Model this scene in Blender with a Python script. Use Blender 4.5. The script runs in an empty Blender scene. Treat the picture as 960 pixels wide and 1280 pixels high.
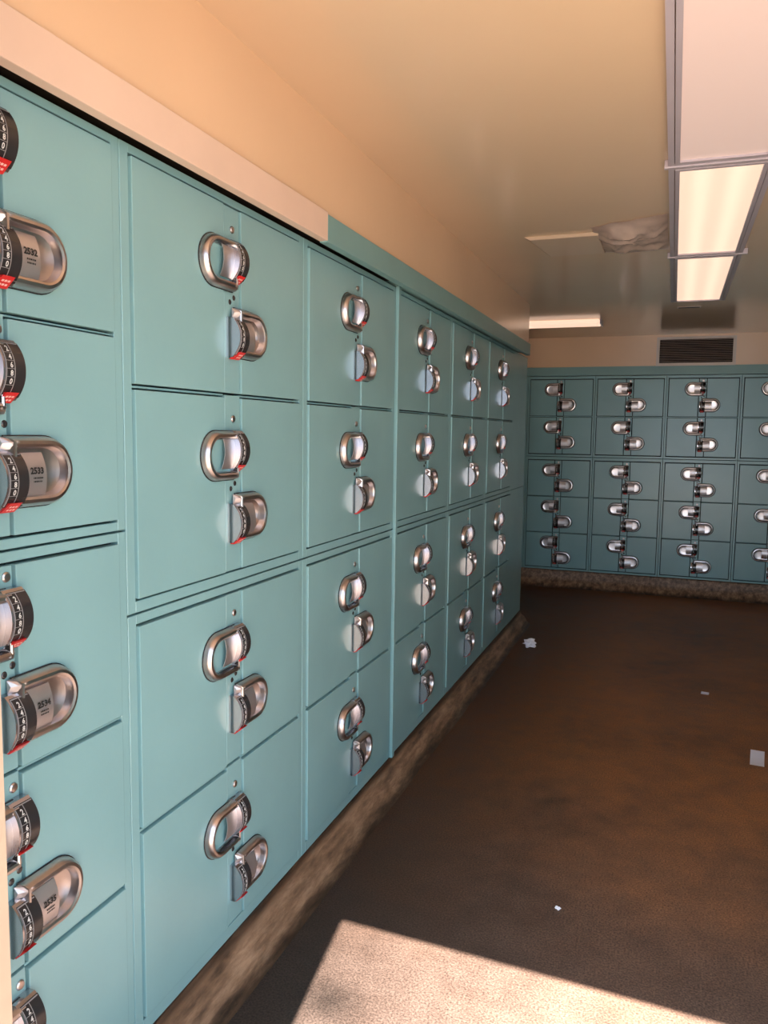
import bpy, bmesh, math, random
from mathutils import Vector, Matrix, noise
random.seed(7)
S = bpy.context.scene
COL = S.collection
PI = math.pi

# ------------------------------------------------------------------ camera
cam_d = bpy.data.cameras.new('camera'); cam = bpy.data.objects.new('camera', cam_d); COL.objects.link(cam)
F_PX, YAW, PITCH, ROLL = 987.8, -0.3487, -0.1005, 0.0137
cam_d.sensor_fit = 'VERTICAL'; cam_d.sensor_height = 24.0; cam_d.lens = F_PX * 24.0 / 1280.0
cam_d.clip_start = 0.02; cam_d.clip_end = 200
fw = Vector((math.sin(YAW) * math.cos(PITCH), math.cos(YAW) * math.cos(PITCH), math.sin(PITCH)))
rt = fw.cross(Vector((0, 0, 1))).normalized(); up = rt.cross(fw)
r2 = math.cos(ROLL) * rt + math.sin(ROLL) * up; u2 = -math.sin(ROLL) * rt + math.cos(ROLL) * up
R = Matrix((r2, u2, -fw)).transposed().to_4x4()
cam.matrix_world = Matrix.Translation((1.0042, 0.0, 1.389)) @ R
S.camera = cam

# ------------------------------------------------------------------ world, sun, exposure
W = bpy.data.worlds.new('world'); S.world = W; W.use_nodes = True
wn = W.node_tree.nodes; wl = W.node_tree.links
bg = wn['Background']; bg.inputs['Color'].default_value = (0.62, 0.80, 1.0, 1); bg.inputs['Strength'].default_value = 2.6
sun_d = bpy.data.lights.new('sun', 'SUN'); sun_d.energy = 25.5; sun_d.color = (1.0, 0.91, 0.81); sun_d.angle = math.radians(0.53)
sun = bpy.data.objects.new('sun', sun_d); COL.objects.link(sun)
sdir = Vector((-0.115, 1.0, -1.448)).normalized()
sun.rotation_euler = sdir.to_track_quat('-Z', 'Y').to_euler()
S.view_settings.view_transform = 'Standard'; S.view_settings.look = 'None'
S.view_settings.gamma = 1.0; S.view_settings.use_curve_mapping = False
S.view_settings.exposure = 0.85
PANEL_EMIT = 0.62

# ------------------------------------------------------------------ materials
def new_mat(name):
    m = bpy.data.materials.new(name); m.use_nodes = True
    return m, m.node_tree.nodes, m.node_tree.links, m.node_tree.nodes['Principled BSDF']
def N(nt, typ, **kw):
    n = nt.new(typ)
    for k, v in kw.items(): setattr(n, k, v)
    return n
def ramp(nt, stops):
    r = nt.new('ShaderNodeValToRGB'); e = r.color_ramp.elements
    e[0].position, e[0].color = stops[0][0], (*stops[0][1], 1)
    e[1].position, e[1].color = stops[-1][0], (*stops[-1][1], 1)
    for p, c in stops[1:-1]:
        x = e.new(p); x.color = (*c, 1)
    return r
def simple(name, col, rough=0.5, metal=0.0, spec=0.5, nscale=0, namt=0.06, bump=0, bscale=60):
    m, nt, lk, b = new_mat(name)
    b.inputs['Base Color'].default_value = (*col, 1); b.inputs['Roughness'].default_value = rough
    b.inputs['Metallic'].default_value = metal; b.inputs['Specular IOR Level'].default_value = spec
    tc = N(nt, 'ShaderNodeNewGeometry')
    if nscale:
        n = N(nt, 'ShaderNodeTexNoise'); n.inputs['Scale'].default_value = nscale; n.inputs['Detail'].default_value = 5
        lk.new(tc.outputs['Position'], n.inputs['Vector'])
        lo = tuple(c * (1 - namt) for c in col); hi = tuple(min(1, c * (1 + namt)) for c in col)
        r = ramp(nt, [(0.3, lo), (0.7, hi)]); lk.new(n.outputs['Fac'], r.inputs['Fac']); lk.new(r.outputs['Color'], b.inputs['Base Color'])
    if bump:
        n2 = N(nt, 'ShaderNodeTexNoise'); n2.inputs['Scale'].default_value = bscale; n2.inputs['Detail'].default_value = 4
        lk.new(tc.outputs['Position'], n2.inputs['Vector'])
        bp = N(nt, 'ShaderNodeBump'); bp.inputs['Strength'].default_value = bump; bp.inputs['Distance'].default_value = 0.002
        lk.new(n2.outputs['Fac'], bp.inputs['Height']); lk.new(bp.outputs['Normal'], b.inputs['Normal'])
    return m
TEAL = (0.242, 0.425, 0.440)
teal = simple('teal_enamel', TEAL, 0.26, spec=0.5, nscale=3.0, namt=0.05, bump=0.10, bscale=130)
teal_wall = simple('teal_wall_paint', (0.195, 0.36, 0.36), 0.36, nscale=4, bump=0.10, bscale=60)
gapm = simple('dark_gap', (0.02, 0.03, 0.03), 0.8)
cream = simple('cream_gloss_paint', (0.79, 0.53, 0.345), 0.20, spec=0.5, nscale=2.0, namt=0.03, bump=0.10, bscale=22)
ceilm = simple('cream_ceiling_gloss', (0.72, 0.52, 0.36), 0.14, spec=0.6, nscale=1.5, namt=0.03, bump=0.03, bscale=9)
trimm = simple('pale_cream_trim', (0.76, 0.545, 0.43), 0.45, nscale=8, namt=0.03, bump=0.08)
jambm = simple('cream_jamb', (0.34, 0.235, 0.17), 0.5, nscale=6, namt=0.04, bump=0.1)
shaded_wood = simple('dark_gap_wood', (0.03, 0.018, 0.012), 0.8, nscale=20, namt=0.5)
chrome = simple('satin_nickel', (0.58, 0.52, 0.51), 0.30, metal=1.0, nscale=40, namt=0.05)
chrome_s = simple('satin_nickel_flat', (0.56, 0.53, 0.56), 0.22, metal=0.95, nscale=30, namt=0.04)
blackp_shade = simple('black_plastic', (0.030, 0.026, 0.027), 0.24, spec=0.6)
platem = simple('brushed_plate', (0.66, 0.61, 0.62), 0.42, metal=0.9, nscale=30, namt=0.04)
keyline = simple('grey_key_outline', (0.30, 0.28, 0.28), 0.4)
whitep = simple('white_print', (0.72, 0.70, 0.68), 0.5)
inkm = simple('black_print', (0.015, 0.015, 0.015), 0.6)
redm = simple('red_label', (0.62, 0.02, 0.02), 0.4)
redw = simple('pink_print', (0.95, 0.55, 0.50), 0.5)
holem = simple('black_hole', (0.008, 0.01, 0.01), 0.7)
fixm = simple('lavender_grey_enamel', (0.47, 0.41, 0.47), 0.35, nscale=10, namt=0.03)
paper = simple('white_paper', (0.93, 0.90, 0.95), 0.8)
ventm = simple('vent_metal', (0.58, 0.49, 0.44), 0.45, metal=0.2)
slatm = simple('vent_slat', (0.46, 0.36, 0.32), 0.5, metal=0.2)
ventd = simple('vent_dark', (0.012, 0.008, 0.007), 0.9)
tornm = simple('torn_paint', (0.90, 0.72, 0.64), 0.22, nscale=12, namt=0.15, bump=0.3, bscale=30)
lensoff = simple('unlit_lens', (0.70, 0.52, 0.38), 0.18)
ground_m = simple('pale_concrete', (0.40, 0.325, 0.25), 0.9, nscale=5, namt=0.12)

def floor_material():
    m, nt, lk, b = new_mat('stained_sealed_concrete')
    g = N(nt, 'ShaderNodeNewGeometry')
    n1 = N(nt, 'ShaderNodeTexNoise'); n1.inputs['Scale'].default_value = 1.3; n1.inputs['Detail'].default_value = 8; n1.inputs['Roughness'].default_value = 0.6
    n2 = N(nt, 'ShaderNodeTexNoise'); n2.inputs['Scale'].default_value = 190; n2.inputs['Detail'].default_value = 3
    n3 = N(nt, 'ShaderNodeTexNoise'); n3.inputs['Scale'].default_value = 9; n3.inputs['Detail'].default_value = 6; n3.inputs['Roughness'].default_value = 0.7
    for n in (n1, n2, n3): lk.new(g.outputs['Position'], n.inputs['Vector'])
    sep = N(nt, 'ShaderNodeSeparateXYZ'); lk.new(g.outputs['Position'], sep.inputs[0])
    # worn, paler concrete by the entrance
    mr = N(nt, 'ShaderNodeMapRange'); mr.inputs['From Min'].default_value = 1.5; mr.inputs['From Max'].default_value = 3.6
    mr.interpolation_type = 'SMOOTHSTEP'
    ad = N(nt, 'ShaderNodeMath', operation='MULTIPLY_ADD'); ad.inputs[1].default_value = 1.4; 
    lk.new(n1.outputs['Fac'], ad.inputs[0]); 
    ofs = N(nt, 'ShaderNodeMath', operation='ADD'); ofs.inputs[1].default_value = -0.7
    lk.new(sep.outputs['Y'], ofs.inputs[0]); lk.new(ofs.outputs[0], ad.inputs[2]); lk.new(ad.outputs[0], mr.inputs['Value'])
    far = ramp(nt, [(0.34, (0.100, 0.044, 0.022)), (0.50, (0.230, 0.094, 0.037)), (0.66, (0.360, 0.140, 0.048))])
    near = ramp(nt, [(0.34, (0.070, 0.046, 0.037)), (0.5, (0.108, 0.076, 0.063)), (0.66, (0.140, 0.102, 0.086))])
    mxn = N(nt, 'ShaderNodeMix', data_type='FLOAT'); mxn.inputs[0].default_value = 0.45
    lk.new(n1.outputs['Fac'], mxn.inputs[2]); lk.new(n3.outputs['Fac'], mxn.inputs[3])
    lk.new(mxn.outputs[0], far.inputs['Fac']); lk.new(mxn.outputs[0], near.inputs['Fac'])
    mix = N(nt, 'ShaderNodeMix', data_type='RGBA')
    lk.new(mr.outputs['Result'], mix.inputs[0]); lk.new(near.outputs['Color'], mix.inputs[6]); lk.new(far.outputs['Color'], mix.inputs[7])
    # darker towards the lockers, with a ragged noise edge
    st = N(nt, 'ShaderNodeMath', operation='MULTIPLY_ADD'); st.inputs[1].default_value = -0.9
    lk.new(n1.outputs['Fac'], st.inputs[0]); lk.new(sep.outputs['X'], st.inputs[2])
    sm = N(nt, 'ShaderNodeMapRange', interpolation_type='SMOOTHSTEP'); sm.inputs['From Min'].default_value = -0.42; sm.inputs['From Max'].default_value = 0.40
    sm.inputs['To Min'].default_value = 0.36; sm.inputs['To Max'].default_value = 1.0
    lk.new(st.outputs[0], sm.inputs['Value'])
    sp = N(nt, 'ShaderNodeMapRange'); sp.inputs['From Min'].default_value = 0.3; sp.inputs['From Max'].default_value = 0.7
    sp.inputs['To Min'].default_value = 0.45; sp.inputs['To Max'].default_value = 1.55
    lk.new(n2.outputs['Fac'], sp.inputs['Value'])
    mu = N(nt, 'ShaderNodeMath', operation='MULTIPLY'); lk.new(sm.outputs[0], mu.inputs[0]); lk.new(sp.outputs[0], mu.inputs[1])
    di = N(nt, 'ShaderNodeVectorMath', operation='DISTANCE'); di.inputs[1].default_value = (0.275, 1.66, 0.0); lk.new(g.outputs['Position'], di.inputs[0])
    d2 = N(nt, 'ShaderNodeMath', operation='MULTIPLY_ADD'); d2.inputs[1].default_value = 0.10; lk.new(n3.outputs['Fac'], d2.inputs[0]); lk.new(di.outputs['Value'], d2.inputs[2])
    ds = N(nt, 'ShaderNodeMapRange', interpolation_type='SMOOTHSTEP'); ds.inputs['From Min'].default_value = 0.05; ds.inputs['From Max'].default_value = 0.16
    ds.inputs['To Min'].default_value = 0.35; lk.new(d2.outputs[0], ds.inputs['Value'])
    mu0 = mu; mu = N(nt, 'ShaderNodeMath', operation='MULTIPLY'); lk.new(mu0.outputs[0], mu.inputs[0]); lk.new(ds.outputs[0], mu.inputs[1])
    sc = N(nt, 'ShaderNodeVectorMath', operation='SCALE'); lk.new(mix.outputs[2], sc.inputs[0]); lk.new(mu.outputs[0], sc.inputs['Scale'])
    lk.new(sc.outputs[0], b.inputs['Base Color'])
    rr = N(nt, 'ShaderNodeMapRange'); rr.inputs['To Min'].default_value = 0.34; rr.inputs['To Max'].default_value = 0.60
    lk.new(n3.outputs['Fac'], rr.inputs['Value']); lk.new(rr.outputs[0], b.inputs['Roughness'])
    b.inputs['Specular IOR Level'].default_value = 0.35
    bp = N(nt, 'ShaderNodeBump'); bp.inputs['Strength'].default_value = 0.25; bp.inputs['Distance'].default_value = 0.002
    lk.new(n2.outputs['Fac'], bp.inputs['Height']); lk.new(bp.outputs['Normal'], b.inputs['Normal'])
    return m
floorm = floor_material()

def curb_material(top=0.090):
    m, nt, lk, b = new_mat('rough_brown_concrete')
    g = N(nt, 'ShaderNodeNewGeometry'); mp = N(nt, 'ShaderNodeMapping'); mp.inputs['Scale'].default_value = (7, 1.3, 7)
    n1 = N(nt, 'ShaderNodeTexNoise'); n1.inputs['Scale'].default_value = 4; n1.inputs['Detail'].default_value = 9; n1.inputs['Roughness'].default_value = 0.68
    lk.new(g.outputs['Position'], mp.inputs['Vector']); lk.new(mp.outputs[0], n1.inputs['Vector'])
    r = ramp(nt, [(0.30, (0.035, 0.020, 0.013)), (0.5, (0.22, 0.125, 0.072)), (0.68, (0.42, 0.26, 0.16))])
    lk.new(n1.outputs['Fac'], r.inputs['Fac'])
    # darker along the top edge and along the foot
    sp = N(nt, 'ShaderNodeSeparateXYZ'); lk.new(g.outputs['Position'], sp.inputs[0])
    za = N(nt, 'ShaderNodeMath', operation='MULTIPLY_ADD'); za.inputs[1].default_value = 0.03
    lk.new(n1.outputs['Fac'], za.inputs[0]); lk.new(sp.outputs['Z'], za.inputs[2])
    dr = ramp(nt, [(0.10, (0.22, 0.22, 0.22)), (0.22, (1, 1, 1)), (top*5, (1, 1, 1)), (top*5+0.08, (0.28, 0.26, 0.25))])
    zs = N(nt, 'ShaderNodeMath', operation='MULTIPLY'); zs.inputs[1].default_value = 5.0
    lk.new(za.outputs[0], zs.inputs[0]); lk.new(zs.outputs[0], dr.inputs['Fac'])
    mm = N(nt, 'ShaderNodeMix', data_type='RGBA', blend_type='MULTIPLY'); mm.inputs[0].default_value = 1.0
    lk.new(r.outputs['Color'], mm.inputs[6]); lk.new(dr.outputs['Color'], mm.inputs[7]); lk.new(mm.outputs[2], b.inputs['Base Color'])
    b.inputs['Roughness'].default_value = 0.5
    bp = N(nt, 'ShaderNodeBump'); bp.inputs['Strength'].default_value = 0.6; bp.inputs['Distance'].default_value = 0.006
    lk.new(n1.outputs['Fac'], bp.inputs['Height']); lk.new(bp.outputs['Normal'], b.inputs['Normal'])
    return m
curbm = curb_material(); curbm_back = curb_material(0.16)

def lens_material(name, lit):
    m, nt, lk, b = new_mat(name)
    b.inputs['Base Color'].default_value = (0.60, 0.45, 0.41, 1); b.inputs['Roughness'].default_value = 0.3
    if lit:   # two tubes glow through the diffuser
        tc = N(nt, 'ShaderNodeTexCoord'); sep = N(nt, 'ShaderNodeSeparateXYZ'); lk.new(tc.outputs['Object'], sep.inputs[0])
        ab = N(nt, 'ShaderNodeMath', operation='ABSOLUTE'); lk.new(sep.outputs['X'], ab.inputs[0])
        su = N(nt, 'ShaderNodeMath', operation='SUBTRACT'); su.inputs[1].default_value = 0.055; lk.new(ab.outputs[0], su.inputs[0])
        a2 = N(nt, 'ShaderNodeMath', operation='ABSOLUTE'); lk.new(su.outputs[0], a2.inputs[0])
        r = N(nt, 'ShaderNodeMapRange', interpolation_type='SMOOTHSTEP'); r.inputs['From Max'].default_value = 0.05
        r.inputs['To Min'].default_value = 1.12; r.inputs['To Max'].default_value = 0.93
        lk.new(a2.outputs[0], r.inputs['Value'])
        mu = N(nt, 'ShaderNodeMath', operation='MULTIPLY'); mu.inputs[1].default_value = PANEL_EMIT * lit
        lk.new(r.outputs[0], mu.inputs[0])
        b.inputs['Base Color'].default_value = (0.3, 0.25, 0.2, 1)
        b.inputs['Emission Color'].default_value = (1.0, 0.665, 0.49, 1); lk.new(mu.outputs[0], b.inputs['Emission Strength'])
    return m
lens_lit = lens_material('glowing_diffuser', 1.0)
lens_daylit = lens_material('pinkish_diffuser', 0.0)
lens_daylit.node_tree.nodes['Principled BSDF'].inputs['Emission Color'].default_value = (1.0, 0.72, 0.62, 1)
lens_daylit.node_tree.nodes['Principled BSDF'].inputs['Emission Strength'].default_value = 0.20  # panel is off; emission stands in for daylight reflected on its lens

# ------------------------------------------------------------------ helpers
def mesh_from(bm, name, mat, smooth=False):
    me = bpy.data.meshes.new(name); bmesh.ops.recalc_face_normals(bm, faces=bm.faces[:]); bm.to_mesh(me); bm.free()
    for mm in (mat if isinstance(mat, (list, tuple)) else [mat]): me.materials.append(mm)
    if smooth:
        for p in me.polygons: p.use_smooth = True
        me.set_sharp_from_angle(angle=math.radians(35))
    return me
def link(name, me, parent=None, loc=(0, 0, 0), rot=(0, 0, 0)):
    o = bpy.data.objects.new(name, me); COL.objects.link(o); o.location = loc; o.rotation_euler = rot
    if parent: o.parent = parent
    return o
def bx(bm, x0, x1, y0, y1, z0, z1):
    v = [bm.verts.new(p) for p in ((x0,y0,z0),(x1,y0,z0),(x1,y1,z0),(x0,y1,z0),(x0,y0,z1),(x1,y0,z1),(x1,y1,z1),(x0,y1,z1))]
    fs = []
    for f in ((0,3,2,1),(4,5,6,7),(0,1,5,4),(1,2,6,5),(2,3,7,6),(3,0,4,7)): fs.append(bm.faces.new([v[i] for i in f]))
    return v, fs
def box_me(name, b, mat, bev=0.0, seg=2):
    bm = bmesh.new(); bx(bm, *b)
    if bev: bmesh.ops.bevel(bm, geom=bm.edges[:], offset=bev, segments=seg, affect='EDGES', profile=0.5)
    return mesh_from(bm, name, mat, smooth=False)
def thing(name, label, cat, loc=(0,0,0), rz=0, group=None):
    o = bpy.data.objects.new(name, None); COL.objects.link(o); o.location = loc; o.rotation_euler = (0,0,rz)
    o.empty_display_size = 0.1; tag(o, label, cat, group); return o
def tag(o, label, cat, group=None):
    o['label'] = label; o['category'] = cat
    if group: o['group'] = group
    return o
def struct(name, me):
    o = link(name, me); o['kind'] = 'structure'; return o
def boxes(name, lst, mat):
    bm = bmesh.new()
    for b in lst: bx(bm, *b)
    return mesh_from(bm, name, mat)

# ------------------------------------------------------------------ room shell
ZC = 2.254; YB = 7.31; XR = 2.75; XL = -0.95; YEND = 5.72; YW = 0.64
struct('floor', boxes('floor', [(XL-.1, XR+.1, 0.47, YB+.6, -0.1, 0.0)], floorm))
struct('ceiling', boxes('ceiling', [(XL-.1, XR+.1, 0.47, YB+.6, ZC, ZC+0.12)], ceilm))
struct('wall_left', boxes('wall_left', [(-0.60, 0.055, YW, 5.42, 2.0, ZC), (-0.60, -0.47, YW, 5.42, 0.0, 2.0),
                                         (XL-.1, XL, 5.0, YB+.1, 0, ZC), (XL, -0.6, 5.0, 5.1, 0, ZC)], cream))
struct('wall_back', boxes('wall_back', [(XL-.1, XR+.1, YB, YB+.6, 1.99, ZC), (XL-.1, XR+.1, YB+.48, YB+.6, 0, 1.99)], cream))
bm = bmesh.new(); bx(bm, XR, XR+.12, 0.47, YB+.6, 0, ZC)
struct('wall_right', mesh_from(bm, 'wall_right', cream))
struct('trim_6', boxes('trim_6', [(XR-.03, XR, YW, YB-.02, 0.12, 1.95)], teal_wall))
# entrance wall: left jamb piece, header, right piece (outer bottom edge of the header slightly skewed)
struct('wall_front', boxes('wall_front', [(XL-.1, 0.333, 0.52, YW, 0, ZC), (2.35, XR+.1, 0.47, YW, 0, ZC)], jambm))
bm = bmesh.new()
zh = 2.10
pts = [(0.333, 0.515), (2.35, 0.425), (2.35, YW), (0.333, YW)]
vb = [bm.verts.new((x, y, zh)) for x, y in pts]; vt = [bm.verts.new((x, y, ZC+.12)) for x, y in pts]
bm.faces.new(vb[::-1]); bm.faces.new(vt)
for i in range(4): bm.faces.new((vb[i], vb[(i+1) % 4], vt[(i+1) % 4], vt[i]))
struct('trim_5', mesh_from(bm, 'door_header', jambm))
g = link('ground', boxes('ground', [(-9, 10, -12, 0.47, -0.1, -0.004)], ground_m)); g['kind'] = 'structure'
# fascia boards over the left lockers, cream then teal
struct('trim_1', box_me('trim_1', (0.040, 0.066, YW, 2.09, 1.922, 2.000), trimm, 0.0015))
struct('trim_2', box_me('trim_2', (0.040, 0.066, 2.09, 5.43, 1.919, 1.995), teal_wall, 0.0015))
struct('trim_3', boxes('trim_3', [(-0.45, 0.040, YW, 2.86, 1.955, 2.0)], shaded_wood))  # near-black soffit: shade under the fascia is put into the colour
struct('trim_4', boxes('trim_4', [(-0.45, 0.040, 2.86, 5.42, 1.937, 2.0)], teal_wall))
struct('trim_7', box_me('trim_7', (XL, XR-.03, YB-.008, YB+.3, 1.915, 1.992), teal_wall, 0.001))

def curb(name, prof, a, b, axis, mat=None):
    n = max(2, int((b-a)/0.05)); bm = bmesh.new(); rows = []
    for i in range(n+1):
        t = a + (b-a)*i/n; row = []
        for k, (d, z) in enumerate(prof):
            j = 0.0 if k in (0,) else noise.noise(Vector((t*3.1, d*9, z*9)))*0.007
            dd = d + j; zz = z + (j*0.5 if 0 < k < len(prof)-1 else 0)
            row.append(bm.verts.new((dd, t, zz) if axis == 'y' else (t, YB - dd, zz)))
        rows.append(row)
    m = len(prof)
    for i in range(n):
        for k in range(m-1): bm.faces.new((rows[i][k], rows[i+1][k], rows[i+1][k+1], rows[i][k+1]))
        bm.faces.new((rows[i][m-1], rows[i+1][m-1], rows[i+1][0], rows[i][0]))
    bm.faces.new(rows[0]); bm.faces.new(rows[-1][::-1])
    return struct(name, mesh_from(bm, name, mat or curbm, smooth=True))
curb('baseboard_left', [(-.45,-.01), (-.45,.099), (0.002,.099), (0.006,.090), (0.010,.078), (0.024,.068), (0.038,.055), (0.048,.038), (0.058,.020), (0.072,.008), (0.088,-.004)], YW, YEND, 'y')
curb('baseboard_back', [(-.45,-.01), (-.45,.149), (0.004,.149), (0.012,.143), (0.018,.120), (0.020,.085), (0.034,.055), (0.060,.024), (0.10,-.004)], XL, XR, 'x', curbm_back)

# ------------------------------------------------------------------ lockers
def dprof(v, d=0.037, e=0.015, h=0.047):
    return e + (d-e)*(1-min(1, abs(v)/h)**2.2)

HW = 0.0215      # half width of a lock body
def lock_body_me():
    bm = bmesh.new(); n = 20; h = 0.047
    prof = [(-h, 0.0)] + [(-h + 2*h*i/n, dprof(-h+2*h*i/n)) for i in range(n+1)] + [(h, 0.0)]
    a = [bm.verts.new((-HW, -p, v)) for v, p in prof]; b = [bm.verts.new((HW, -p, v)) for v, p in prof]
    bm.faces.new(a); bm.faces.new(b[::-1])
    for i in range(len(prof)-1): bm.faces.new((a[i], a[i+1], b[i+1], b[i]))
    bm.faces.new((a[-1], a[0], b[0], b[-1]))
    e = [ed for ed in bm.edges if (abs(ed.verts[0].co.y) > .001 or abs(ed.verts[1].co.y) > .001) and len(ed.link_faces) == 2 and ed.calc_face_angle(0) > 0.6]
    bmesh.ops.bevel(bm, geom=e, offset=0.0018, segments=2, affect='EDGES')
    return mesh_from(bm, 'lock_body', chrome_s, smooth=True)
def curved_patch(name, u0, u1, v0, v1, off, mat, thick=0.0012, n=16, extra=0.0):
    bm = bmesh.new(); f, b = [], []
    for i in range(n+1):
        v = v0 + (v1-v0)*i/n; p = dprof(v) + off
        f.append((bm.verts.new((u0, -p-extra, v)), bm.verts.new((u1, -p-extra, v))))
        b.append((bm.verts.new((u0, -p+thick, v)), bm.verts.new((u1, -p+thick, v))))
    for i in range(n):
        bm.faces.new((f[i][0], f[i][1], f[i+1][1], f[i+1][0])); bm.faces.new((b[i][0], b[i+1][0], b[i+1][1], b[i][1]))
        for s in (0, 1): bm.faces.new((f[i][s], f[i+1][s], b[i+1][s], b[i][s]))
    bm.faces.new((f[0][0], b[0][0], b[0][1], f[0][1])); bm.faces.new((f[n][0], f[n][1], b[n][1], b[n][0]))
    if mat is None: return bm
    return mesh_from(bm, name, mat, smooth=True)
def merge(bms, name, mats, smooth=False):
    out = bmesh.new()
    for k, b in enumerate(bms):
        for f in b.faces: f.material_index = k
        me = bpy.data.meshes.new('tmp'); b.to_mesh(me); b.free(); out.from_mesh(me); bpy.data.meshes.remove(me)
    return mesh_from(out, name, mats, smooth)
def text_me(name, body, size, mat, profile, off, cx, cz, spacing=1.0, line=1.0, sx=1.0, ox=0.0, bold=0.0):
    cu = bpy.data.curves.new('txt', 'FONT'); cu.body = body; cu.size = size; cu.align_x = 'CENTER'; cu.align_y = 'CENTER'
    cu.space_line = line; cu.space_character = spacing; cu.offset = bold; cu.resolution_u = 2
    o = bpy.data.objects.new('txt', cu); COL.objects.link(o)
    dg = bpy.context.evaluated_depsgraph_get(); me = bpy.data.meshes.new_from_object(o.evaluated_get(dg))
    bpy.data.objects.remove(o); bpy.data.curves.remove(cu)
    for v in me.vertices:
        x, z = v.co.x*sx + cx, v.co.y + cz
        v.co = (x, -(profile(z) + off), z)
    me.name = name; me.materials.clear(); me.materials.append(mat)
    return me

# keypad: black curved face, keys in two columns with fine outlines
def keypad_me():
    parts = [curved_patch('', -0.0165, HW+0.0006, -0.0425, 0.0425, 0.0010, None)]
    lines = bmesh.new()
    def seg(u0, u1, v0, v1):
        b = curved_patch('', u0, u1, v0, v1, 0.0016, None, n=max(1, int(abs(v1-v0)/0.006)))
        me = bpy.data.meshes.new('t'); b.to_mesh(me); b.free(); lines.from_mesh(me); bpy.data.meshes.remove(me)
    seg(-0.0006, 0.0005, -0.041, 0.041); seg(-0.0168, -0.0159, -0.041, 0.041)
    seg(-0.0168, 0.0200, 0.0405, 0.0418)
    for k in range(5): seg(-0.016, -0.0005, 0.026-0.0125*k-0.0002, 0.026-0.0125*k+0.0004)
    parts.append(lines)
    return merge(parts, 'keypad', [blackp_shade, keyline], True)
ME_BODY = lock_body_me(); ME_PAD = keypad_me()
ME_NUM = text_me('key_numbers', '2\n4\n6\n8\n0', 0.0118, whitep, dprof, 0.0022, -0.0072, 0.0065, line=1.07, sx=0.95, bold=0.0003)
def red_me():
    b = bmesh.new(); z = -0.047
    v = [b.verts.new(p) for p in ((-0.012, -0.033, z+0.0118), (0.012, -0.033, z+0.0118), (0.014, -0.0125, z-0.0045), (-0.014, -0.0125, z-0.0045),
                                   (-0.012, -0.020, z+0.012), (0.012, -0.020, z+0.012), (0.014, -0.002, z-0.0035), (-0.014, -0.002, z-0.0035))]
    for f in ((0,1,2,3),(4,7,6,5),(0,4,5,1),(1,5,6,2),(2,6,7,3),(3,7,4,0)): b.faces.new([v[i] for i in f])
    w = bmesh.new()
    for k in range(3):
        x = -0.006 + 0.006*k
        for s in (0.30, 0.62):
            p0 = Vector((x, -0.033, z+0.0118)).lerp(Vector((x, -0.0125, z-0.0045)), s)
            p1 = Vector((x, -0.033, z+0.0118)).lerp(Vector((x, -0.0125, z-0.0045)), s+0.16)
            nrm = Vector((0, -0.62, -0.78))*0.0006
            q = [w.verts.new(p+nrm) for p in (p0+Vector((-.0022,0,0)), p0+Vector((.0022,0,0)), p1+Vector((.0022,0,0)), p1+Vector((-.0022,0,0)))]
            w.faces.new(q)
    return merge([b, w], 'red_tag', [redm, redw])
ME_RED = red_me()

def handle_me(sgn, tint):
    """D-shaped cup: raised rounded rim and a hollow metal bowl. sgn=+1 opens to the right of the lock"""
    bm = bmesh.new(); uc = 0.082 ; r0 = 0.058; ul = 0.0
    prof = [(-0.0018, 0.0), (-0.0018, 0.0028), (0.0, 0.0032), (0.0012, 0.010), (0.0038, 0.0165), (0.0075, 0.0205), (0.0130, 0.0215), (0.0172, 0.0195), (0.0188, 0.0150), (0.0194, 0.008), (0.0205, 0.0042), (0.026, 0.0030), (0.034, 0.0022), (0.045, 0.0020)]
    def contour(o):
        r = r0 - o; pts = []
        l = ul + min(o*0.6, 0.02)
        for k in range(5): pts.append((l + (uc-l)*k/5, r))
        for k in range(21):
            a = PI/2 - PI*k/20; pts.append((uc + r*math.cos(a), r*math.sin(a)))
        for k in range(1, 6): pts.append((uc + (l-uc)*k/5, -r))
        return pts
    rings = []
    for o, h in prof:
        rings.append([bm.verts.new((sgn*u, -h, v)) for u, v in contour(o)])
    n = len(rings[0])
    for m, (a, b) in enumerate(zip(rings[:-1], rings[1:])):
        for i in range(n):
            j = (i+1) % n; f = bm.faces.new((a[i], a[j], b[j], b[i])); f.material_index = 1 if (m < 2 or (m in ((6, 7, 8) if tint == 0 else (7, 8)) and tint != 2)) else (2 if m > 9 else 0)  # black inner wall: shade inside the cup put into the colour
    f = bm.faces.new(rings[-1]); f.material_index = 2
    return mesh_from(bm, 'handle_cup', [chrome, blackp_shade, teal if tint == 1 else chrome], smooth=True)  # teal cup floor stands in for the reflection of the lockers opposite
ME_CUP = {(s, p): handle_me(s, p) for s in (1, -1) for p in (0, 1, 2)}
def plate_prof(v): return 0.0075 + 0.0115*(1-min(1, abs(v)/0.043)**2)
def plate_me(sgn):
    bm = bmesh.new(); n = 14; nu = 5; F = []
    for i in range(n+1):
        v = -0.041 + 0.082*i/n; row = []
        for k in range(nu+1):
            u = -0.008 + (0.061 if sgn > 0 else 0.052)*k/nu; p = plate_prof(v)
            row.append((bm.verts.new((sgn*u, -p, v)), bm.verts.new((sgn*u, -p+0.0020, v))))
        F.append(row)
    for i in range(n):
        for k in range(nu):
            for s in (0, 1): bm.faces.new((F[i][k][s], F[i][k+1][s], F[i+1][k+1][s], F[i+1][k][s]))
        for k in (0, nu): bm.faces.new((F[i][k][0], F[i+1][k][0], F[i+1][k][1], F[i][k][1]))
    for i in (0, n):
        for k in range(nu): bm.faces.new((F[i][k][0], F[i][k+1][0], F[i][k+1][1], F[i][k][1]))
    return mesh_from(bm, 'pull_plate', platem, smooth=True)
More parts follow.
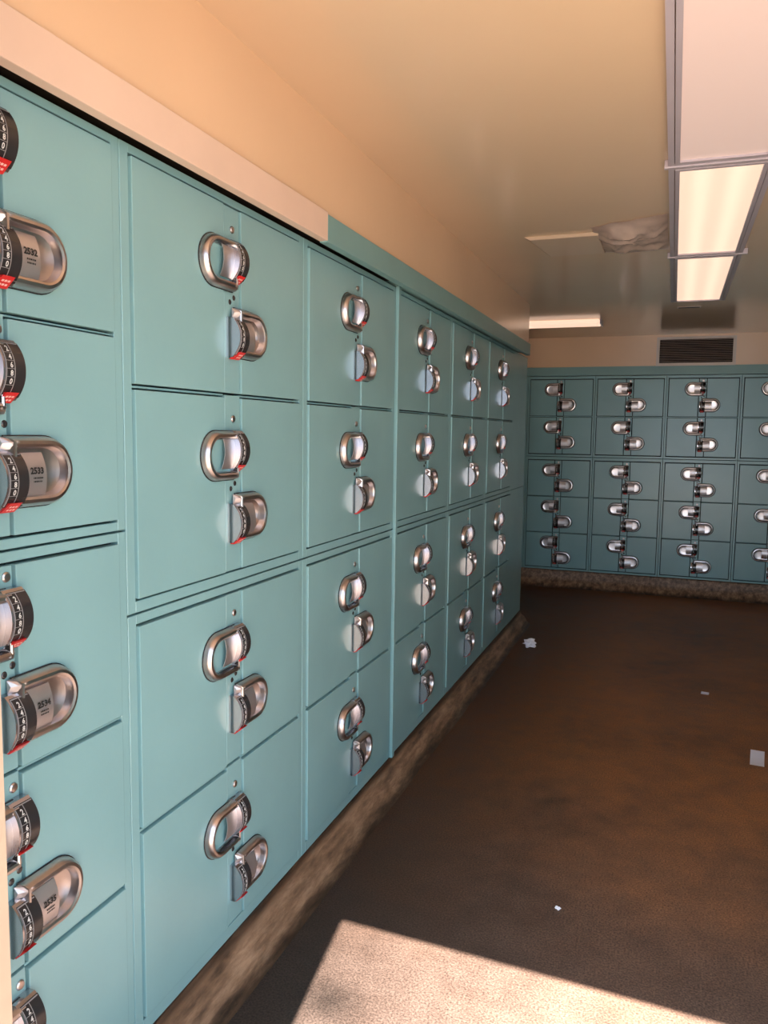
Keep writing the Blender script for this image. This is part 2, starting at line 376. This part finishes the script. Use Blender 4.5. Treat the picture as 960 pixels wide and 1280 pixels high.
ME_PLATE = {s: plate_me(s) for s in (1, -1)}
def tip_me(sgn):      # pointed corner of the rim next to the lock
    bm = bmesh.new(); z0, z1 = 0.036, 0.057
    zc = (z0+z1)/2
    P = [(-0.010, -0.004, z0-.002), (-0.010, -0.004, z1), (0.016, -0.004, z1), (0.016, -0.004, z0), (-0.009, -0.011, zc), (0.000, -0.0195, zc+.001), (0.012, -0.0235, z1-.007), (0.022, -0.0215, zc), (0.008, -0.0215, z0+.003)]
    v = [bm.verts.new((sgn*a, b, sgn*c)) for a, b, c in P]
    bmesh.ops.convex_hull(bm, input=v)
    return mesh_from(bm, 'rim_tip', platem)
ME_TIP = {s: tip_me(s) for s in (1, -1)}
def screw_me():
    bm = bmesh.new(); pr = [(0.0085, 0.0), (0.0085, 0.002), (0.0065, 0.004), (0.003, 0.0045)]; rings = []
    for r, h in pr: rings.append([bm.verts.new((r*math.cos(2*PI*k/16), -h, r*math.sin(2*PI*k/16))) for k in range(16)])
    for a, b in zip(rings[:-1], rings[1:]):
        for i in range(16): bm.faces.new((a[i], a[(i+1) % 16], b[(i+1) % 16], b[i]))
    bm.faces.new(rings[-1]); return mesh_from(bm, 'screw', chrome, True)
ME_SCREW = screw_me()
def holes_me():
    bm = bmesh.new()
    for (x, z) in ((-0.008, -0.006), (0.010, 0.006)):
        vs0 = [bm.verts.new((x+0.0065*math.cos(2*PI*k/14), -0.0006, z+0.0065*math.sin(2*PI*k/14))) for k in range(14)]
        vs1 = [bm.verts.new((x+0.0045*math.cos(2*PI*k/14), -0.0022, z+0.0045*math.sin(2*PI*k/14))) for k in range(14)]
        bm.faces.new(vs1)
        for i in range(14): bm.faces.new((vs0[i], vs0[(i+1) % 14], vs1[(i+1) % 14], vs1[i]))
    return mesh_from(bm, 'plug', blackp_shade)
ME_PLUG = holes_me()
def number_me(txt):
    pp = lambda z: plate_prof(z)
    me = text_me('number_label', txt, 0.0145, inkm, pp, 0.0006, 0.0385, 0.005, bold=0.0006)
    bm = bmesh.new(); bm.from_mesh(me)
    for k, (a, b) in enumerate(((0.030, 0.048), (0.031, 0.049), (0.029, 0.050))):   # three lines of tiny illegible print
        z = -0.0065 - 0.0058*k; x = a
        while x < b:
            w = random.choice((0.0015, 0.0022, 0.003))
            q = [bm.verts.new((xx, -(pp(zz)+0.0008), zz)) for xx, zz in ((x, z-.0013), (x+w, z-.0013), (x+w, z+.0013), (x, z+.0013))]
            bm.faces.new(q); x += w + 0.0007
    bm.to_mesh(me); bm.free(); return me

DOOR_N = 0.0055     # door stands this proud of the cabinet face
_door_cache = {}
def door_me(w, h):
    k = (round(w, 4), round(h, 4))
    if k not in _door_cache: _door_cache[k] = box_me('door', (0, w, -DOOR_N, 0.018, 0, h), teal, 0.0016)
    return _door_cache[k]
def gap_frame(bm, W_, z0, z1, cols, rows):
    pass

def cabinet(loc, rz, Wd, z0, z1, cols, rows, plate_u, uc, offs, label, group, numbers=None, gv=0.0034):
    """cols: [(u0,u1),(u0,u1)] doors left/right; rows: [(zb,zt)] absolute heights, top first; plate_u: the lock strip"""
    t = thing('locker_cabinet', label, 'locker', (loc[0], loc[1], z0), rz, group)
    D = 0.45; q = []
    # shell behind the face, a dark backing sheet paints the shade in the door gaps
    q.append((0.0015, Wd-0.0015, 0.020, D, 0.001, z1-z0-0.001))
    link('shell', boxes('shell', q, gapm if False else teal), t)
    link('shadow_gap', boxes('backing', [(0.003, Wd-0.003, 0.0185, 0.0199, 0.003, z1-z0-0.003)], gapm), t)
    fr = []; g = gv; gh = gv*1.5; top = rows[0][1]; bot = rows[-1][0]
    uL, uR = cols[0][0]-g, cols[1][1]+g
    fr.append((0.0012, uL, 0, 0.0186, 0.0012, z1-z0-0.0012)); fr.append((uR, Wd-0.0012, 0, 0.0186, 0.0012, z1-z0-0.0012))
    fr.append((uL, uR, 0, 0.0186, top+gh-z0, z1-z0-0.0012)); fr.append((uL, uR, 0, 0.0186, 0.0012, bot-gh-z0))
    # thin rails between rows
    for a, b in zip(rows[:-1], rows[1:]):
        zt, zb = a[0]-0.0034, b[1]+0.0034
        if zt-zb > 0.001:
            fr.append((uL, plate_u[0]-g*0.5, 0.002, 0.0186, zb-z0, zt-z0)); fr.append((plate_u[1]+g*0.5, uR, 0.002, 0.0186, zb-z0, zt-z0))
    bm = bmesh.new()
    for b in fr: bx(bm, *b)
    bmesh.ops.bevel(bm, geom=bm.edges[:], offset=0.001, segments=1, affect='EDGES')
    link('frame', mesh_from(bm, 'frame', teal), t)
    for i, (zb, zt) in enumerate(rows):
        # plate that carries the locks of this row
        pb = box_me('lock_plate', (0, plate_u[1]-plate_u[0], -0.0015, 0.0184, 0.0, (zt-zb)+(0.006 if i else 0.0)), teal, 0.001, 1)
        pl = link('lock_plate', pb, t, (plate_u[0], 0, zb-z0))
        link('screw', ME_SCREW, pl, (uc-plate_u[0]+0.004, -0.0015, zt-zb+offs[0])); link('plug', ME_PLUG, pl, (uc-plate_u[0]+0.002, -0.0012, zt-zb+offs[2]))
        for s, c, oz in ((-1, cols[0], offs[1]), (1, cols[1], offs[3])):
            d = link('door', door_me(c[1]-c[0], zt-zb), t, (c[0], 0, zb-z0))
            hx = uc + s*0.003 - c[0]; hz = zt-zb+oz
            link('handle_cup', ME_CUP[s, (1 if s == -1 else 2) if rz > 0 else 0], d, (hx, -DOOR_N+0.0005, hz)); link('pull_plate', ME_PLATE[s], d, (hx+s*0.020, -DOOR_N, hz-s*0.010))
            link('rim_tip', ME_TIP[s], d, (hx, -DOOR_N+.002, hz))
            lb = link('combination_lock', ME_BODY, t, (uc, -0.0015, zt+oz-s*0.012-z0))
            link('keypad', ME_PAD, lb); link('key_numbers', ME_NUM, lb); link('red_tag', ME_RED, lb)
            if s == 1 and numbers and numbers[i]:
                link('number_label', number_me(numbers[i]), d, (hx+0.013, -DOOR_N-0.0002, hz-0.004))
    return t

GU = 1.0165        # split between upper and lower cabinets, wide columns
G1 = 1.190         # split of the numbered column and of the back wall
YS = 1.277; WB = 0.7923
# nearest column on the left wall: smaller doors
A_cols = [(0.028, 0.250), (0.310, 0.568)]; A_pl = (0.256, 0.3055); A_uc = 0.288
ra = [(1.570, 1.910), (1.214, 1.560), (0.824, 1.166), (0.474, 0.812), (0.128, 0.462)]
oA = (-0.018, -0.094, -0.172, -0.243)
cabinet((0, YS-0.595), PI/2, 0.595, G1+.001, 1.932, A_cols, ra[:2], A_pl, A_uc, oA,
        'upper teal locker cabinet at the left picture edge with handles numbered 2532 and 2533', 'left wall lockers', ['2532', '2533'])
cabinet((0, YS-0.595), PI/2, 0.595, 0.10, G1-.001, A_cols, ra[2:], A_pl, A_uc, oA,
        'lower teal locker cabinet at the left picture edge with handles numbered 2534 and 2535', 'left wall lockers', ['2534', '2535', None])
B_cols = [(0.030, 0.3605), (0.439, 0.764)]; B_pl = (0.3668, 0.436); B_uc = 0.398
rb = [(1.4775, 1.909), (1.047, 1.4660), (0.562, 0.990), (0.138, 0.549)]
oB = (-0.050, -0.137, -0.212, -0.289)
which = ['second column, right beside the numbered handles', 'third column, under the end of the cream board',
         'fourth column, just beyond the bright post', 'fifth column, last but one before the end panel',
         'sixth column, against the blank end panel']
for i in range(5):
    w = WB; y0 = YS + WB*i
    for up_, (za, zb_), rr in (('upper', (GU+.001, 1.932), rb[:2]), ('lower', (0.10, GU-.001), rb[2:])):
        cabinet((0, y0), PI/2, w, za, zb_, B_cols, rr, B_pl, B_uc, oB, up_ + ' teal locker cabinet, ' + which[i], 'left wall lockers')
# post between third and fourth columns and the blank panel at the far end
tag(link('filler_post', box_me('filler_post', (0.0002, 0.013, 2.8595, 2.884, 0.101, 1.936), teal, 0.002)), 'narrow teal filler post between the third and fourth locker columns', 'post')
ep = thing('locker_end_panel', 'blank teal end panel closing the far end of the left lockers', 'panel', (0, YS+5*WB+.001, 0.10), 0)
link('upper_panel', box_me('panel', (-0.45, -0.001, 0, YEND-(YS+5*WB), GU-0.099, 1.832), teal, 0.0015), ep)
link('lower_panel', box_me('panel', (-0.45, -0.001, 0, YEND-(YS+5*WB), 0.0, GU-0.101), teal, 0.0015), ep)

# back wall: narrower units
XB0 = -0.265; WBB = 0.5949
C_cols = [(0.022, 0.259), (0.3275, 0.573)]; C_pl = (0.2655, 0.321); C_uc = 0.292
rc = [(1.560, 1.880), (1.218, 1.545), (0.832, 1.155), (0.500, 0.822), (0.176, 0.490)]
oC = (-0.016, -0.088, -0.155, -0.224)
wb = ['leftmost visible column', 'second column, left of the vent', 'third column, under the vent', 'column cut by the right picture edge']
for i in range(4):
    x0 = XB0 + WBB*i
    cabinet((x0, YB), 0, WBB-.0005, G1+.001, 1.912, C_cols, rc[:2], C_pl, C_uc, oC, 'upper teal locker cabinet on the back wall, ' + wb[i], 'back wall lockers', gv=0.0055)
    cabinet((x0, YB), 0, WBB-.0005, 0.15, G1-.001, C_cols, rc[2:], C_pl, C_uc, oC, 'lower teal locker cabinet on the back wall, ' + wb[i], 'back wall lockers', gv=0.0055)
tag(link('blank_board', box_me('filler', (XL+.002, XB0-.002, YB, YB+.45, 0.15, 1.912), teal, 0.0015)), 'flat teal blank board left of the back wall lockers', 'panel')

# ------------------------------------------------------------------ ceiling lights
FX0, FX1 = 0.948, 1.262; DROP = 0.022
ys = [(1.405, 2.725), (2.745, 4.065), (4.085, 5.425)]
lab = ['nearest ceiling panel light, pinkish and barely lit, in the row of three', 'middle glowing ceiling panel light in the row of three', 'farthest glowing ceiling panel light, near the back wall vent']
for (a, b), lb_, mt in zip(ys, lab, (lens_daylit, lens_lit, lens_lit)):
    t = thing('ceiling_light', lb_, 'light', ((FX0+FX1)/2, (a+b)/2, ZC), 0, 'long ceiling panel lights')
    hw, hl = (FX1-FX0)/2, (b-a)/2
    def rim(o, wd, z0, z1):
        return [(-hw+o, -hw+o+wd, -hl+o, hl-o, z0, z1), (hw-o-wd, hw-o, -hl+o, hl-o, z0, z1),
                (-hw+o+wd, hw-o-wd, -hl+o, -hl+o+wd, z0, z1), (-hw+o+wd, hw-o-wd, hl-o-wd, hl-o, z0, z1)]
    link('frame', boxes('frame', rim(0, 0.018, -DROP, -0.0005), fixm), t)
    link('lens_frame', boxes('lens_frame', rim(0.0205, 0.014, -DROP-0.003, -0.002), fixm), t)
    link('diffuser', boxes('diffuser', [(-hw+.0345, hw-.0345, -hl+.0345, hl-.0345, -DROP+0.004, -0.004)], mt), t)
for y, lb_ in ((2.735, 'grey joint bar between the pinkish and the middle ceiling panel light'), (4.075, 'grey joint bar between the middle and farthest ceiling panel lights')):
    tag(link('joint_bar', box_me('joint_bar', (FX0-.012, FX1+.022, y-0.009, y+0.009, ZC-DROP-.005, ZC-0.0005), fixm, 0.002)), lb_, 'bar')
# lit fixture across the recess behind the left wall
t = thing('ceiling_light', 'bright narrow ceiling light across the far left recess', 'light', (-0.155, 6.28, ZC))
link('end_cap', box_me('end_cap', (-0.612, -0.600, -0.092, 0.092, -0.037, -.0005), fixm, 0.002), t)
link('end_cap', box_me('end_cap', (0.600, 0.612, -0.092, 0.092, -0.037, -.0005), fixm, 0.002), t)
link('diffuser', box_me('diffuser', (-0.5995, 0.5995, -0.09, 0.09, -0.035, -0.001), lens_lit, 0.012), t)
# unlit fixture with a torn cover
t = thing('ceiling_light', 'unlit flat ceiling light with torn sagging cover left of the panel row', 'light', (0.64, 3.76, ZC))
bm = bmesh.new()
P0 = [(-0.30, -0.18), (0.02, -0.185), (0.02, 0.20), (-0.25, 0.20)]
P1 = [(-0.275, -0.165), (0.02, -0.17), (0.02, 0.185), (-0.235, 0.185)]
va = [bm.verts.new((x, y, -0.0005)) for x, y in P0]; vb = [bm.verts.new((x, y, -0.013)) for x, y in P1]
bm.faces.new(va); bm.faces.new(vb[::-1])
for i in range(4): bm.faces.new((va[i], va[(i+1) % 4], vb[(i+1) % 4], vb[i]))
bmesh.ops.bevel(bm, geom=bm.edges[:], offset=0.003, segments=1, affect='EDGES')
link('cover', mesh_from(bm, 'cover', lensoff), t)
bm = bmesh.new(); nx, ny = 34, 34; gr = []
for i in range(nx+1):
    row = []
    for j in range(ny+1):
        u, v = i/nx, j/ny
        x = 0.0 + 0.30*u; y = -0.40 + 0.62*v
        edge = min(u*4, 1)*min((1-u)*6, 1)*min(v*5, 1)*min((1-v)*5, 1)
        nz = noise.fractal(Vector((x*6, y*6, 3.3)), 0.8, 2.2, 4)
        y += 0.10*(1-v)*(1-u)*1.2 + 0.02*noise.noise(Vector((x*17, 1.1, 0)))*(1-v)
        z = -0.003 - edge*(0.022 + 0.03*nz) - 0.02*math.exp(-((v-0.33)/0.05)**2)*min(u*4, 1)*min((1-u)*6, 1)
        row.append((x, y, min(z, -0.002)))
    gr.append(row)
VF = [[bm.verts.new(p) for p in r] for r in gr]
for i in range(nx):
    for j in range(ny): bm.faces.new((VF[i][j], VF[i+1][j], VF[i+1][j+1], VF[i][j+1]))
bmesh.ops.solidify(bm, geom=bm.faces[:], thickness=0.002)
link('torn_cover', mesh_from(bm, 'torn_cover', tornm, True), t)
# slot in the ceiling
t = thing('ceiling_slot', 'small dark slot in the ceiling beyond the panel lights', 'slot', (1.06, 5.78, ZC))
link('rim', boxes('rim', [(-0.075, 0.075, -0.022, -0.016, -0.005, -.0004), (-0.075, 0.075, 0.016, 0.022, -0.005, -.0004), (-0.075, -0.066, -0.016, 0.016, -0.005, -.0004), (0.066, 0.075, -0.016, 0.016, -0.005, -.0004)], slatm), t)
link('opening', boxes('opening', [(-0.066, 0.066, -0.016, 0.016, -0.0055, -.0004)], holem), t)
# air vent on the back wall
t = thing('air_vent', 'grey louvred air vent on the cream wall above the back lockers', 'vent', (1.145, YB, 1.990))
bm = bmesh.new()
for b in ((-0.315, -0.290, -0.016, -0.0005, 0, 0.243), (0.290, 0.315, -0.016, -0.0005, 0, 0.243), (-0.290, 0.290, -0.016, -0.0005, 0.0, 0.024), (-0.290, 0.290, -0.016, -0.0005, 0.222, 0.243)): bx(bm, *b)
link('frame', mesh_from(bm, 'frame', ventm), t)
link('backing', boxes('backing', [(-0.290, 0.290, -0.003, -0.0008, 0.024, 0.222)], ventd), t)
for k in range(13):
    z = 0.030 + 0.0148*k
    bm = bmesh.new(); v = [bm.verts.new(p) for p in ((-0.29, -0.004, z+0.009), (0.29, -0.004, z+0.009), (0.29, -0.015, z+0.004), (-0.29, -0.015, z+0.004), (-0.29, -0.004, z+0.0102), (0.29, -0.004, z+0.0102), (0.29, -0.015, z+0.0055), (-0.29, -0.015, z+0.0055))]
    for f in ((0,1,2,3),(4,7,6,5),(0,4,5,1),(1,5,6,2),(2,6,7,3),(3,7,4,0)): bm.faces.new([v[i] for i in f])
    link('slat', mesh_from(bm, 'slat', slatm), t)

# ------------------------------------------------------------------ litter on the floor
def crumple(name, loc, r, label, seed, squash=0.6):
    bm = bmesh.new(); bmesh.ops.create_icosphere(bm, subdivisions=3, radius=1)
    for v in bm.verts:
        n = noise.noise(v.co*1.9 + Vector((seed, 0, 0))); n2 = noise.noise(v.co*4.5 + Vector((0, seed, 0)))
        v.co *= (0.85 + 0.75*n + 0.25*n2)
    lo = min(v.co.z for v in bm.verts)
    for v in bm.verts: v.co = Vector((v.co.x*r*1.25, v.co.y*r, (v.co.z-lo)*r*squash))
    return tag(link(name, mesh_from(bm, name, paper, False), None, loc), label, 'paper')
crumple('crumpled_paper', (0.180, 5.07, 0.0), 0.036, 'crumpled white paper on the floor near the far lockers', 3.0, 0.8)
def sheet(name, loc, w, h, rz, label, fold=0.012, cat='paper'):
    bm = bmesh.new(); n = 8; G = [[bm.verts.new(((i/n-.5)*w, (j/n-.5)*h, 0.0015 + fold*max(0, j/n-0.3)**1.5*1.2 + 0.002*noise.noise(Vector((i*.5, j*.5, w*50)))**2)) for j in range(n+1)] for i in range(n+1)]
    for i in range(n):
        for j in range(n): bm.faces.new((G[i][j], G[i+1][j], G[i+1][j+1], G[i][j+1]))
    bmesh.ops.solidify(bm, geom=bm.faces[:], thickness=0.0008)
    return tag(link(name, mesh_from(bm, name, paper, True), None, loc, (0, 0, rz)), label, cat)
sheet('paper_scrap', (1.408, 3.645, 0.001), 0.056, 0.125, -0.10, 'square white paper scrap on the brown floor at the right', 0.03)
sheet('paper_shred', (1.228, 4.511, 0.001), 0.040, 0.020, -0.2, 'tiny white shred on the floor beyond the square scrap')
crumple('paper_crumb', (0.749, 2.243, 0.0), 0.007, 'tiny pale crumb on the floor just before the sunlit patch', 5.0)
